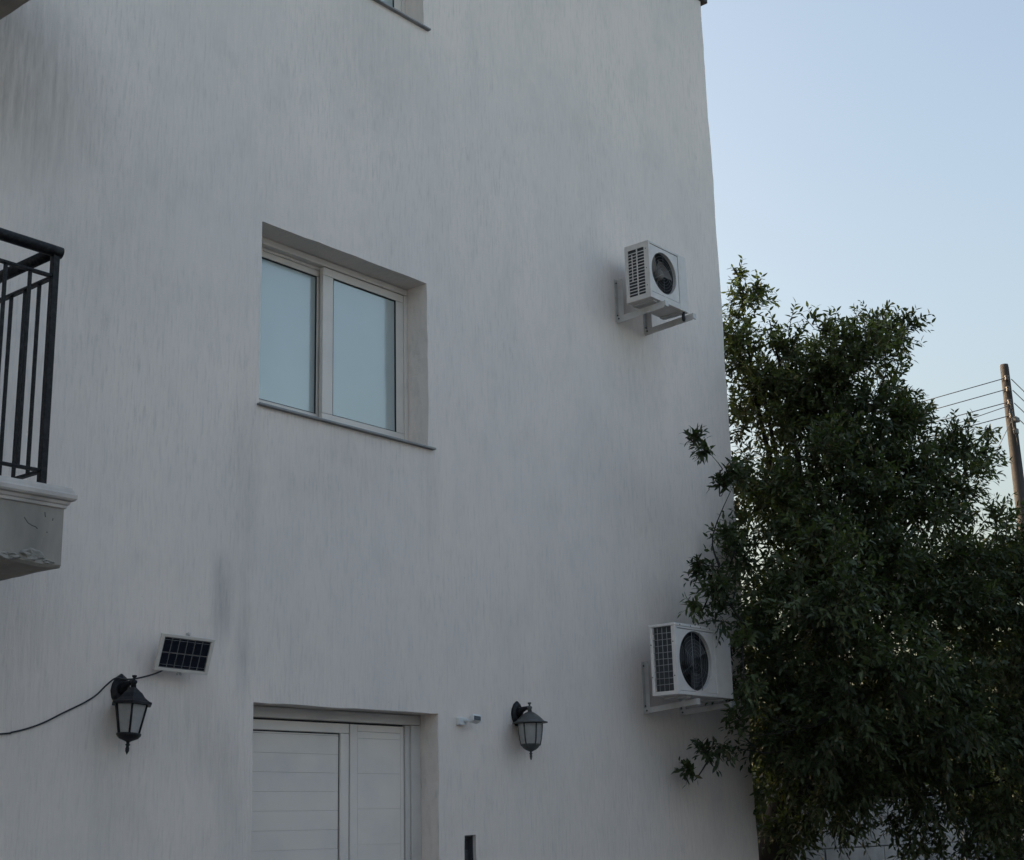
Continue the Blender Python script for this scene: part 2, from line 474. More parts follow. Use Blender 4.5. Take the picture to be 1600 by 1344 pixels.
def window(o, full=True):
    x0, x1, z0, z1 = o
    yf = 0.175
    f = MB()
    t = 0.045
    f.box(x0+.002, x1-.002, yf, yf+.10, z1-t, z1-.002, .004)
    f.box(x0+.002, x1-.002, yf, yf+.10, z0+.004, z0+t+.02, .004)
    f.box(x0+.002, x0+t, yf+.001, yf+.099, z0+t+.022, z1-t-.002, .004)
    f.box(x1-.034, x1-.002, yf+.001, yf+.099, z0+t+.022, z1-t-.002, .004)
    # head tracks seen from below
    f.box(x0+t, x1-.04, yf+.045, yf+.052, z1-t-.018, z1-t-.001)
    fr = hpart(f, "window", M['alu'])
    mid = x0 + 0.66
    def sash(a, b, y, sl, sr):
        s = MB(); zb, zt = z0+t+.024, z1-t-.004
        s.box(a, b, y, y+.032, zt-.052, zt, .004)
        s.box(a, b, y, y+.032, zb, zb+.05, .004)
        s.box(a, a+sl, y+.0008, y+.0312, zb+.051, zt-.053, .004)
        s.box(b-sr, b, y+.0008, y+.0312, zb+.051, zt-.053, .004)
        so = hpart(s, "sash", M['alu'], fr)
        k = MB()
        A, B, C, D = a+sl, b-sr, zb+.05, zt-.052
        for (p, q, r_, s_) in ((A-.002, A+.006, C, D), (B-.006, B+.002, C, D)): k.box(p, q, y+.004, y+.02, r_, s_)
        k.box(A+.0065, B-.0065, y+.004, y+.02, D-.007, D+.002); k.box(A+.0065, B-.0065, y+.004, y+.02, C-.002, C+.005)
        hpart(k, "gasket", M['rubber'], fr)
        pn = MB(); pn.box(A-.003, B+.003, y+.012, y+.017, C-.003, D+.003)
        hpart(pn, "pane", M['glass'], fr)
    sash(mid, x1-.036, yf+.006, 0.088, 0.068)
    sash(x0+t+.001, mid+.07, yf+.056, 0.06, 0.075)
    # sill slab
    s = MB(); s.box(x0-.014, x1+.045, -0.030, yf+.01, z0-.011, z0+.002, .003)
    hpart(s, "sill", M['sill'], fr)
    b = MB()
    nx = 40; ys = yf+.15
    for zz in ((z0+.05, z1-.03),):
        bm = b.bm
        c0 = [bm.verts.new((x0-.1+(x1-x0+.2)*k/nx, ys+.004*math.sin(k*.9), zz[0])) for k in range(nx+1)]
        c1 = [bm.verts.new((x0-.1+(x1-x0+.2)*k/nx, ys+.004*math.sin(k*.9), zz[1])) for k in range(nx+1)]
        for k in range(nx): bm.faces.new((c0[k], c0[k+1], c1[k+1], c1[k])).smooth = True
    hpart(b, "roller_blind", M['blind'], fr)
window(WIN)
window(WIN2)

def door():
    x0, x1, _, z1 = DOOR
    y = 0.145
    f = MB()
    f.box(x0+.002, x1-.002, y, y+.09, 2.252, z1-.003, .005)             # head box
    f.box(x0+.002, x0+.08, y+.001, y+.089, 0.0, 2.25, .005)
    f.box(x1-.085, x1-.002, y+.001, y+.089, 0.0, 2.25, .005)
    f.box(x1-.128, x1-.086, y+.012, y+.08, 0.0, 2.249, .008)             # inner rebate of the right jamb
    dr = hpart(f, "door", M['lintel'])
    gk = MB()
    gk.box(x0+.08, 6.632, y+.03, y+.05, 2.243, 2.2515)
    gk.box(6.166, 6.172, y+.03, y+.05, 0.02, 2.242)
    gk.box(6.628, 6.6355, y+.03, y+.05, 0.02, 2.242)
    hpart(gk, "gasket", M['rubber'], dr)
    yl = y+.016
    # left leaf frame
    a, b = x0+.083, 6.164
    s = MB()
    s.box(a, b, yl, yl+.05, 2.186, 2.241, .004)
    s.box(a, a+.04, yl+.001, yl+.049, 0.03, 2.185, .004)
    s.box(b-.068, b, yl+.001, yl+.049, 0.03, 2.185, .004)
    hpart(s, "leaf_frame", M['door'], dr)
    gk = MB(); A, B = a+.041, b-.069
    gk.box(A, B, yl+.014, yl+.03, 2.178, 2.1855); gk.box(B-.006, B+.0005, yl+.014, yl+.03, 0.04, 2.177)
    hpart(gk, "gasket", M['rubber'], dr)
    rr = random.Random(5)
    z = 2.168
    while z > 0.1:
        zb = z-.106
        s = MB(); dy = rr.uniform(-.0006, .0006)
        s.box(A+.001, B-.0065, yl+.012+dy, yl+.03, zb+.0007, z, .0013)
        hpart(s, "plank", M['door'], dr)
        z = zb
    s = MB(); s.box(A+.001, B-.0065, yl+.012, yl+.03, 2.1704, 2.1778, .001); hpart(s, "plank", M['door'], dr)
    bk = MB(); bk.box(A, B, yl+.0305, yl+.04, 0.03, 2.18); hpart(bk, "leaf_backing", M['lintel'], dr)
    # right narrow leaf
    a, b = 6.173, 6.627
    s = MB()
    s.box(a, a+.062, yl, yl+.05, 0.03, 2.241, .004); s.box(b-.03, b, yl+.0005, yl+.0495, 0.03, 2.241, .004)
    s.box(a+.0625, b-.0305, yl+.0005, yl+.0495, 2.20, 2.2405, .003)
    hpart(s, "leaf_frame", M['door'], dr)
    z = 2.1992; first = True
    while z > 0.1:
        zb = 2.16 if first else z-.204
        s = MB(); dy = rr.uniform(-.0004, .0004)
        s.box(a+.0627, b-.0307, yl+.0012+dy, yl+.03, zb+.0007, z, .0013)
        hpart(s, "plank", M['door'], dr)
        z = zb; first = False
    bk = MB(); bk.box(a+.06, b-.03, yl+.031, yl+.04, 0.03, 2.2); hpart(bk, "leaf_backing", M['lintel'], dr)
    ky = MB(); ky.box(b-.4-.035, b-.4-.012, yl-.008, yl, 0.95, 1.15, .003)
    ky.tube([(6.19, yl, 1.08), (6.19, yl-.05, 1.08), (6.30, yl-.052, 1.08)], .009, 8)
    hpart(ky, "handle", M['bolt'], dr)
door()

# ------------------------------------------------------------------ balconies
def balcony(dz, rail):
    X1, Y1, XL = 3.45, -0.93, 0.55
    z0, z1 = 2.712+dz, 2.975+dz
    bm = bmesh.new(); rr = random.Random(2)
    # slab: front fascia, right side, soffit with a worn, chipped lower arris
    nx = 60
    xs = [XL+(X1-XL)*k/nx for k in range(nx+1)]
    rows = []
    def chip(x):
        c = rr.gauss(0, .003)
        return c
    lo = [chip(x) for x in xs]
    prof = [(0.0, z1+.06), (0.0, z0+.05), (0.0, z0+.012), (0.010, z0)]
    for dy, z in prof:
        rows.append([bm.verts.new((x, Y1+dy+(lo[k]*.6 if z < z0+.04 else 0), z+(lo[k] if z < z0+.04 else 0))) for k, x in enumerate(xs)])
    for r0, r1 in zip(rows, rows[1:]):
        for k in range(nx): bm.faces.new((r0[k], r0[k+1], r1[k+1], r1[k]))
    # right side
    ny = 16
    ys = [Y1+(0.0-Y1)*k/ny for k in range(ny+1)]
    cols = [[r[-1] for r in rows]]
    for y in ys[1:]:
        e = rr.gauss(0, .0012)
        cols.append([bm.verts.new((X1-(.010 if i == 3 else 0), y+.002, z+(e if i > 1 else 0))) for i, (dy, z) in enumerate(prof)])
    for c0, c1 in zip(cols, cols[1:]):
        for i in range(3): bm.faces.new((c0[i], c1[i], c1[i+1], c0[i+1]))
    # soffit
    b0 = [bm.verts.new((x, 0.002, z0+.01)) for x in xs[:-1]] + [cols[-1][3]]
    inner = rows[-1]
    mid = [bm.verts.new((x, Y1*.5, z0+.012+rr.gauss(0, .002))) for x in xs[:-1]] + [cols[ny//2][3]]
    for k in range(nx-1):
        bm.faces.new((inner[k], inner[k+1], mid[k+1], mid[k])); bm.faces.new((mid[k], mid[k+1], b0[k+1], b0[k]))
    k = nx-1
    ring = [inner[k]] + [c[3] for c in cols[:ny//2+1]] + [mid[k]]
    bm.faces.new(ring)
    bm.faces.new([mid[k]] + [c[3] for c in cols[ny//2:]] + [b0[k]])
    # top and left end
    tl = bm.verts.new((XL, .002, z1+.06))
    bm.faces.new([rows[0][0], rows[0][-1]] + [c[0] for c in cols[1:]] + [tl]) if False else None
    s = MB(); s.bm.free(); s.bm = bm
    s.box(XL, X1-.02, Y1+.02, 0.0, z1+.02, z1+.072)
    s.box(XL-.02, XL, Y1, 0.0, z0+.01, z1+.05)
    bal = hpart(s, "balcony", M['concrete'])
    # moulding: profile swept along front and right side with a mitre
    pr = [(0.001, z1-.012), (0.007, z1-.010), (0.010, z1+.002), (0.016, z1+.006), (0.020, z1+.018), (0.032, z1+.022), (0.038, z1+.030), (0.038, z1+.046), (0.030, z1+.054), (0.026, z1+.066), (0.020, z1+.078), (-.03, z1+.080)]
    mm = MB(); rings = []
    for (px, py, ox, oy) in ((XL, Y1, 0, -1), (X1*.6+XL*.4, Y1, 0, -1), (X1, Y1, 1, -1), (X1, Y1*.5, 1, 0), (X1, -.002, 1, 0)):
        rings.append([mm.bm.verts.new((px+ox*e, py+oy*e, z)) for e, z in pr])
    for r0, r1 in zip(rings, rings[1:]):
        for k in range(len(pr)-1): mm.bm.faces.new((r0[k], r1[k], r1[k+1], r0[k+1]))
    hpart(mm, "moulding", M['moulding'], bal)
    if not rail: return bal
    # spalled corner patch and cracks on the fascia
    rr = random.Random(9)
    def patch(cx, cz, rx, rz, proud):
        p = MB(); n = 14
        o_ = [(cx+rx*math.cos(t)*rr.uniform(.75, 1.2), cz+rz*math.sin(t)*rr.uniform(.75, 1.2)) for t in [2*math.pi*k/n for k in range(n)]]
        a = [p.bm.verts.new((x, Y1-.0015, max(z, z0+.004))) for x, z in o_]
        b = [p.bm.verts.new((cx+(x-cx)*.75, Y1-proud*rr.uniform(.4, 1.2), max(cz+(z-cz)*.7, z0+.006))) for x, z in o_]
        c = p.bm.verts.new((cx, Y1-proud*.4, cz))
        for k in range(n):
            p.bm.faces.new((a[k], a[(k+1) % n], b[(k+1) % n], b[k])); p.bm.faces.new((b[k], b[(k+1) % n], c))
        hpart(p, "spalled_patch", M['spall'], bal)
    patch(3.315, z0+.040, .060, .028, .012); patch(3.20, z0+.022, .055, .018, .010); patch(3.385, z0+.018, .035, .011, .008); patch(3.08, z0+.016, .06, .014, .008)
    for pts in (((3.265, .190), (3.285, .168), (3.305, .160), (3.322, .157), (3.33, .150)), ((3.36, .225), (3.362, .212), (3.364, .204)), ((3.40, .205), (3.399, .194)), ((3.375, .145), (3.376, .138))):
        ck = MB(); ck.tube([(x, Y1+.0005, z0+z) for x, z in pts], .0019, 5)
        hpart(ck, "crack", M['crack'], bal)
    # railing
    XR, YR = 3.38, -0.86
    zt = z1+.080
    h = MB()
    h.tube([(XL, YR, zt+1.075), (XR-.02, YR, zt+1.075), (XR+.028, YR-.004, zt+1.072)], .027, 14)
    hpart(h, "handrail", M['iron'], bal)
    h = MB(); h.tube([(XR, YR+.015, zt+1.074), (XR, -.001, zt+1.074)], .0265, 14); hpart(h, "handrail", M['iron'], bal)
    for z, t in ((zt+.955, .012), (zt+.075, .012)):
        h = MB(); h.box(XL, XR-.0185, YR-.013, YR+.013, z-t/2, z+t/2, .002); hpart(h, "rail", M['iron'], bal)
        h = MB(); h.box(XR-.013, XR+.013, YR+.0185, -.001, z-t/2, z+t/2, .002); hpart(h, "rail", M['iron'], bal)
    p = MB(); p.box(XR-.0155, XR+.0155, YR-.0155, YR+.0155, zt-.004, zt+1.06, .003); hpart(p, "post", M['iron'], bal)
    def bal_bar(x, y):
        p = MB(); p.box(-.007, .007, -.007, .007, 0, .866, .0015)
        return p
    first = None
    spots = [(XR-.118*k, YR) for k in range(1, 24)] + [(XR, YR+.112*k) for k in range(1, 8)]
    for x, y in spots:
        if first is None:
            first = hpart(bal_bar(0, 0), "baluster", M['iron'], bal); base = first.location.copy(); o = first
        else:
            o = first.copy(); col.objects.link(o)
        o.location = base + Vector((x, y, zt+.082))
    return bal
balcony(0.0, True)
balcony(2.888, False)

# ------------------------------------------------------------------ dark recessed panel
pn = empty("wall_panel", (7.04, 0.05, 1.1), "narrow dark recessed panel set in the wall just right of the white door", "wall panel")
s = MB(); s.box(-.053, .053, 0.0, .012, .002, .486, .002); s.build("cover", M['panel_dark'], pn)
s = MB(); s.box(-.053, -.046, -.03, -.001, .002, .486, .001); s.box(.046, .053, -.03, -.001, .002, .486, .001); s.box(-.0455, .0455, -.03, -.001, .478, .486, .001)
s.build("frame", M['panel_dark'], pn)
s = MB(); s.box(-.04, .035, -.006, -.0005, .40, .462, .002); s.build("display", M['lens'], pn)
for zz in (.34, .29, .24):
    s = MB(); s.lathe([(.012, 0), (.012, .004), (.010, .006)], 12); o = s.build("button", M['lens'], pn); o.rotation_euler = (RAD(90), 0, 0); o.location = (0, -.0005, zz)

# ------------------------------------------------------------------ air conditioners
def ring_panel(mb, w_, h_, cx, cz, r, y, x0=0.0, z0=0.0, n=48):
    """flat rectangle x0..x0+w_, z0..z0+h_ at depth y with a round hole"""
    bm = mb.bm
    inn = []; out = []
    for k in range(n):
        a = 2*math.pi*k/n; c, s = math.cos(a), math.sin(a)
        inn.append(bm.verts.new((cx+r*c, y, cz+r*s)))
        tx = ((x0+w_-cx)/c if c > 1e-9 else (x0-cx)/c if c < -1e-9 else 1e9)
        tz = ((z0+h_-cz)/s if s > 1e-9 else (z0-cz)/s if s < -1e-9 else 1e9)
        t = min(tx, tz); out.append(bm.verts.new((cx+t*c, y, cz+t*s)))
    for k in range(n): bm.faces.new((inn[k], inn[(k+1) % n], out[(k+1) % n], out[k]))
    for (px, pz) in ((x0, z0), (x0+w_, z0), (x0, z0+h_), (x0+w_, z0+h_)):
        # corner fill
        best = sorted(range(n), key=lambda k: (out[k].co.x-px)**2+(out[k].co.z-pz)**2)[:2]
        if min((out[k].co.x-px)**2+(out[k].co.z-pz)**2 for k in best) > 1e-10:
            i, j = sorted(best)
            bm.faces.new((out[i], out[j], bm.verts.new((px, y, pz))))
    # inner lip
    lip = [bm.verts.new((v.co.x, y+.03, v.co.z)) for v in inn]
    for k in range(n): bm.faces.new((inn[k], lip[k], lip[(k+1) % n], inn[(k+1) % n]))
    return inn

def fan_unit(root, cx, cz, r, y, guard, wire, blade_mat, ang=0.3):
    """dark well, blades, hub and wire guard; y is the front face"""
    s = MB(); n = 40
    a = [(cx+(r+.004)*math.cos(2*math.pi*k/n), cz+(r+.004)*math.sin(2*math.pi*k/n)) for k in range(n)]
    f = [s.bm.verts.new((x, y+.028, z)) for x, z in a]; b = [s.bm.verts.new((x, y+.12, z)) for x, z in a]
    for k in range(n): s.bm.faces.new((f[k], f[(k+1) % n], b[(k+1) % n], b[k]))
    s.bm.faces.new(b)
    s.build("fan_well", M['ac_in'], root)
    s = MB(); nb = 3
    for q in range(nb):
        g_ = []
        for i in range(6):
            rr_ = r*(.24+.70*i/5)
            row = []
            for j in range(6):
                t = j/5-.5
                th = ang+2*math.pi*q/nb+t*(1.0+.35*i/5)+.12*i/5
                row.append(s.bm.verts.new((cx+rr_*math.cos(th), y+.062+t*.05+.006*math.sin(i), cz+rr_*math.sin(th))))
            g_.append(row)
        for i in range(5):
            for j in range(5): s.bm.faces.new((g_[i][j], g_[i+1][j], g_[i+1][j+1], g_[i][j+1])).smooth = True
    s.build("fan_blades", blade_mat, root)
    s = MB(); s.lathe([(r*.25, 0), (r*.25, .05), (r*.18, .062), (r*.05, .066)], 20, smooth=True)
    o = s.build("fan_hub", blade_mat, root); o.rotation_euler = (RAD(90), 0, 0); o.location = (cx, y+.085, cz)
    s = MB(); rings, spokes, rad = guard
    for k in range(rings):
        rr_ = r*(k+1)/(rings+.3)
        s.tube([(cx+rr_*math.cos(t), y+.006+.004*(k/rings), cz+rr_*math.sin(t)) for t in [2*math.pi*i/32 for i in range(33)]], rad, 4, cap=False)
    for k in range(spokes):
        t = 2*math.pi*(k+.5)/spokes
        s.tube([(cx+r*.12*math.cos(t), y+.004, cz+r*.12*math.sin(t)), (cx+r*1.02*math.cos(t), y+.004, cz+r*1.02*math.sin(t))], rad*1.2, 4)
    s.build("fan_guard", wire, root)

def ac_upper():
    W_, D_, H_ = 0.52, 0.225, 0.465
    root = empty("air_conditioner", (8.765, -0.18, 5.492), "small white air conditioner high on the wall, louvred side and brown open fan", "air conditioner", "outdoor air conditioning units on the wall")
    y = -D_
    cx, cz, r = 0.205, 0.245, 0.168
    s = MB()
    t = .004
    # front frame around the pressed fan panel
    px0, px1, pz0, pz1 = 0.018, 0.405, 0.05, 0.445
    s.box(0.0, px0, y, y+.012, 0.0, H_-.002, .003); s.box(px1, W_, y, y+.012, 0.0, H_-.002, .003)
    s.box(px0+.0005, px1-.0005, y, y+.012, 0.0, pz0, .003); s.box(px0+.0005, px1-.0005, y, y+.012, pz1, H_-.002, .003)
    s.box(0, W_, y+.0125, 0, H_-.012, H_, .005)                       # lid
    s.box(W_-.006, W_, y+.0125, 0, .0, H_-.0125)
    s.box(0.0, W_, -.006, 0, 0.0, H_-.0125)
    s.box(0.0, W_-.0065, y+.0125, -.0065, 0.0, .006)
    # side posts and the louvre bars of the left side
    s.box(0, .006, y+.0125, y+.045, .0065, H_-.0125); s.box(0, .006, -.030, -.0065, .0065, H_-.0125)
    s.box(0, .0055, y+.0455, -.0305, .0065, .040); s.box(0, .0055, y+.0455, -.0305, H_-.045, H_-.0125)
    s.box(0, .0055, y+.108, y+.118, .0405, H_-.0455)
    s.build("casing", M['ac_old'], root)
    s = MB(); nb = 14
    for k in range(nb):
        z = .058+k*(H_-.11)/nb
        s.prism([(-.001, y+.046, z), (.005, y+.046, z+.008), (.005, y+.046, z+.004), (-.001, y+.046, z-.002)], (0, .0615, 0))
        s.prism([(-.001, y+.1185, z), (.005, y+.1185, z+.008), (.005, y+.1185, z+.004), (-.001, y+.1185, z-.002)], (0, .075, 0))
    s.box(-.001, .004, y+.155, y+.161, .16, .38)
    s.build("side_louvre", M['ac_old'], root)
    s = MB(); s.box(.012, .09, y+.125, -.008, .008, H_-.014); s.box(.012, .02, y+.03, y+.1245, .008, H_-.014); s.build("coil", M['ac_in'], root)
    s = MB(); ring_panel(s, px1-px0-.008, pz1-pz0-.008, cx, cz, r, y+.004, px0+.004, pz0+.004)
    s.build("fan_panel", M['ac_old'], root)
    s = MB(); s.box(px0, px1, y+.009, y+.011, pz0, pz1); bmesh.ops.delete(s.bm, geom=list(s.bm.faces), context='FACES') if False else None
    s.bm.free()
    fan_unit(root, cx, cz, r, y+.004, (7, 6, .0011), M['wire_dark'], M['fan'], 0.5)
    for fx in (.06, .43):
        s = MB(); s.box(fx, fx+.05, y+.02, -.01, -.014, -.0005, .002); s.build("foot", M['galv'], root)
    s = MB(); s.tube([(.47, y+.02, -.002), (.47, y+.02, -.062), (.472, y+.018, -.075)], [.013, .013, .008], 10); s.build("drain_spout", M['cable'], root)
    for z in (.10, .24, .40):
        s = MB(); s.tube([(-.001, y+.026, z), (-.004, y+.026, z)], .004, 8); s.build("screw", M['bolt'], root)
    return root
ac_upper()

def ac_lower():
    W_, D_, H_ = 0.735, 0.225, 0.50
    root = empty("air_conditioner", (8.755, -0.235, 2.505), "larger white air conditioner low on the wall beside the tree, wire grid side", "air conditioner", "outdoor air conditioning units on the wall")
    y = -D_
    cx, cz, r = 0.262, 0.248, 0.213
    s = MB()
    px0, px1, pz0, pz1 = 0.032, 0.515, 0.026, 0.470
    s.box(0.0, px0, y, y+.012, 0.0, H_-.016, .003); s.box(px1, W_, y, y+.012, 0.0, H_-.016, .004)
    s.box(px0+.0005, px1-.0005, y, y+.012, 0.0, pz0, .003); s.box(px0+.0005, px1-.0005, y, y+.012, pz1, H_-.016, .003)
    s.box(-.004, W_+.004, y-.004, .002, H_-.0155, H_+.004, .005)
    s.box(W_-.006, W_, y+.0125, 0, .0, H_-.016)
    s.box(0.05, W_, -.006, 0, 0.0, H_-.016)
    s.box(0.0, W_-.0065, y+.0125, -.0065, 0.0, .006)
    s.box(0, .008, y+.0125, y+.034, .0065, H_-.016, .002); s.box(0, .03, -.032, -.0065, .0065, H_-.016, .003)
    s.box(0, .007, y+.0345, -.0325, .0065, .026)
    s.build("casing", M['ac'], root)
    s = MB(); s.box(.02, .10, y+.036, -.034, .027, H_-.017); s.build("coil", M['ac_in'], root)
    s = MB()
    for k in range(1, 4): s.tube([(.004, y+.034+k*.159/4, .026), (.004, y+.034+k*.159/4, H_-.017)], .0022, 5)
    for k in range(1, 10): s.tube([(.0035, y+.034, .026+k*.457/10+.003*math.sin(k*2)), (.0035, -.032, .026+k*.457/10)], .0022, 5)
    s.build("side_wire_guard", M['wire'], root)
    s = MB(); ring_panel(s, px1-px0-.006, pz1-pz0-.006, cx, cz, r, y+.006, px0+.003, pz0+.003)
    s.build("fan_panel", M['ac'], root)
    fan_unit(root, cx, cz, r, y+.006, (8, 6, .0008), M['wire_dark'], M['ac_in'], 0.9)
    s = MB()
    for dx in (-.045, .06): s.tube([(cx+dx, y+.002, cz-r*.98), (cx+dx, y+.002, cz+r*.98)], .0022, 5)
    s.build("guard_bar", M['wire_dark'], root)
    for fx in (.14, .60):
        s = MB(); s.box(fx, fx+.05, y+.02, -.01, -.016, -.0005, .002); s.build("foot", M['galv'], root)
    for (yy, z) in ((y+.02, .13), (y+.02, .37), (-.016, .13), (-.016, .36)):
        s = MB(); s.tube([(-.0005, yy, z), (-.004, yy, z)], .0045, 8); s.build("screw", M['bolt'], root)
    for fx in (.06, .2, .33, .45):
        s = MB(); s.tube([(fx, y-.0035, H_-.007), (fx, y-.007, H_-.007)], .004, 8); s.build("screw", M['bolt'], root)
    return root
ac_lower()

def bracket(X, zw, ze, zu, label, fl=.040, ar=.040):
    root = empty("wall_bracket", (X, 0, zw), label, "bracket", "steel brackets under the air conditioners")
    h = zu-zw
    s = MB(); s.box(-.019, .019, -.006, -.0005, 0, h, .001); s.box(.015, .019, -fl, -.0065, 0, h, .001)
    s.build("upright", M['galv'], root)
    e = ze-zw
    s = MB(); s.bar((-.012, -.0065, .038-ar/2), (-.012, -.455, e-.002-ar/2), .004, ar); s.bar((.006, -.0065, .036), (.006, -.455, e-.004), .032, .004)
    s.build("arm", M['galv'], root)
    for p0, p1 in (((-.014, -.03, .02), (-.02, -.03, .02)), ((0, -.006, .055), (0, -.012, .055)), ((0, -.006, h-.03), (0, -.012, h-.03))):
        s = MB(); s.tube([p0, p1], .007, 8); s.build("bolt", M['bolt'], root)
    s = MB(); s.box(-.02, .024, -.47, -.456, e-.045, e-.001, .002); s.build("end_cap", M['galv'], root)
bracket(8.878, 5.412, 5.474, 5.765, "nearer pale steel bracket holding up the upper air conditioner", .058, .052)
bracket(9.262, 5.405, 5.470, 5.62, "farther steel bracket under the upper air conditioner, closer to the house corner", .058, .052)
bracket(8.995, 2.408, 2.486, 2.785, "nearer white steel bracket holding up the lower air conditioner")
bracket(9.466, 2.415, 2.486, 2.70, "farther white steel bracket under the lower air conditioner, partly among leaves")

# ------------------------------------------------------------------ wall lanterns
def lantern(loc, label, n, metal, plate_mat, bell, tilt, phase):
    root = empty("wall_lantern", loc, label, "wall lamp", "lanterns beside the door")
    # local: wall at y = 0, z = 0 at plate centre, body axis at y = AY
    AY = -0.112
    outl = [(0, .082), (.030, .062), (.050, .030), (.058, -.005), (.050, -.040), (.032, -.066), (.014, -.080), (-.014, -.080), (-.032, -.066), (-.050, -.040), (-.058, -.005), (-.050, .030), (-.030, .062)]
    s = MB(); k = len(outl)
    def plate(sc_, y): return [(x*sc_, y, z*sc_) for x, z in outl]
    r0 = [s.bm.verts.new(p) for p in plate(1, -.0005)]; r1 = [s.bm.verts.new(p) for p in plate(.98, -.012)]; r2 = [s.bm.verts.new(p) for p in plate(.72, -.024)]
    for a, b in ((r0, r1), (r1, r2)):
        for i in range(k): s.bm.faces.new((a[i], a[(i+1) % k], b[(i+1) % k], b[i]))
    s.bm.faces.new(r2)
    s.build("back_plate", plate_mat, root)
    s = MB(); s.tube([(0, -.015, .0), (0, -.045, .022), (0, -.08, .030), (0, AY, .032)], [.034, .020, .013, .012], 10)
    s.prism([(-.006, -.014, -.05), (-.006, -.06, .012), (-.006, -.014, .03)], (.012, 0, 0))
    s.build("arm", plate_mat, root)
    body = Matrix.Translation((0, AY, .026)) @ Matrix.Rotation(RAD(tilt), 4, 'Y') @ Matrix.Translation((0, 0, -.026))
    def put(o):
        o.matrix_local = body
        return o
    ph = phase
    s = MB(); s.lathe([(.0, .066), (.012, .064), (.011, .056), (.006, .052), (.006, .042), (.016, .038), (.017, .028), (.012, .022), (.014, .004)], 14, smooth=True)
    put(s.build("finial", metal, root))
    if bell: prof = [(.014, .006), (.030, -.002), (.056, -.020), (.080, -.042), (.094, -.056), (.116, -.062), (.117, -.068), (.092, -.069)]
    else: prof = [(.014, .006), (.034, -.012), (.052, -.026), (.068, -.048), (.092, -.066), (.108, -.072), (.108, -.082), (.084, -.083)]
    s = MB(); s.lathe(prof, n if not bell else 20, phase=ph, smooth=bell)
    put(s.build("roof", metal, root))
    zt = -.072 if bell else -.084
    gp = [(.078, zt), (.075, -.12), (.068, -.17), (.060, -.205), (.056, -.212)] if bell else [(.082, zt), (.053, -.222)]
    base = [(.063, -.200), (.062, -.209), (.050, -.226), (.034, -.238), (.016, -.246), (.007, -.250), (.007, -.258), (.012, -.262), (.007, -.268), (.009, -.28), (.006, -.296), (.001, -.304)] if bell else \
           [(.060, -.220), (.060, -.230), (.046, -.246), (.020, -.256), (.008, -.262), (.008, -.270), (.013, -.275), (.007, -.281), (.010, -.293), (.009, -.306), (.001, -.322)]
    s = MB(); s.lathe(base, 14 if bell else n*2, phase=ph, smooth=True)
    put(s.build("base_cup", metal, root))
    for q in range(n):
        t0, t1 = ph+2*math.pi*q/n, ph+2*math.pi*(q+1)/n
        s = MB(); sub = 4 if bell else 1
        rows = [[s.bm.verts.new((r_*math.cos(t0+(t1-t0)*i/sub), r_*math.sin(t0+(t1-t0)*i/sub), z)) for i in range(sub+1)] for r_, z in gp]
        for a, b in zip(rows, rows[1:]):
            for i in range(sub): s.bm.faces.new((a[i], a[i+1], b[i+1], b[i])).smooth = True
        put(s.build("pane", M['frost'], root))
        s = MB(); s.tube([((r_+.001)*math.cos(t0), (r_+.001)*math.sin(t0), z) for r_, z in gp], .0056, 6)
        put(s.build("rib", metal, root))
lantern((4.43, 0, 2.333), "black six sided wall lantern with a cable behind it, near the solar panel", 6, M['lamp_dark'], M['lamp_dark'], False, 4.0, RAD(57))
lantern((7.525, 0, 2.347), "bronze bell shaped wall lantern with black back plate right of the door", 6, M['lamp_bronze'], M['lamp_dark'], True, 0.0, RAD(10))

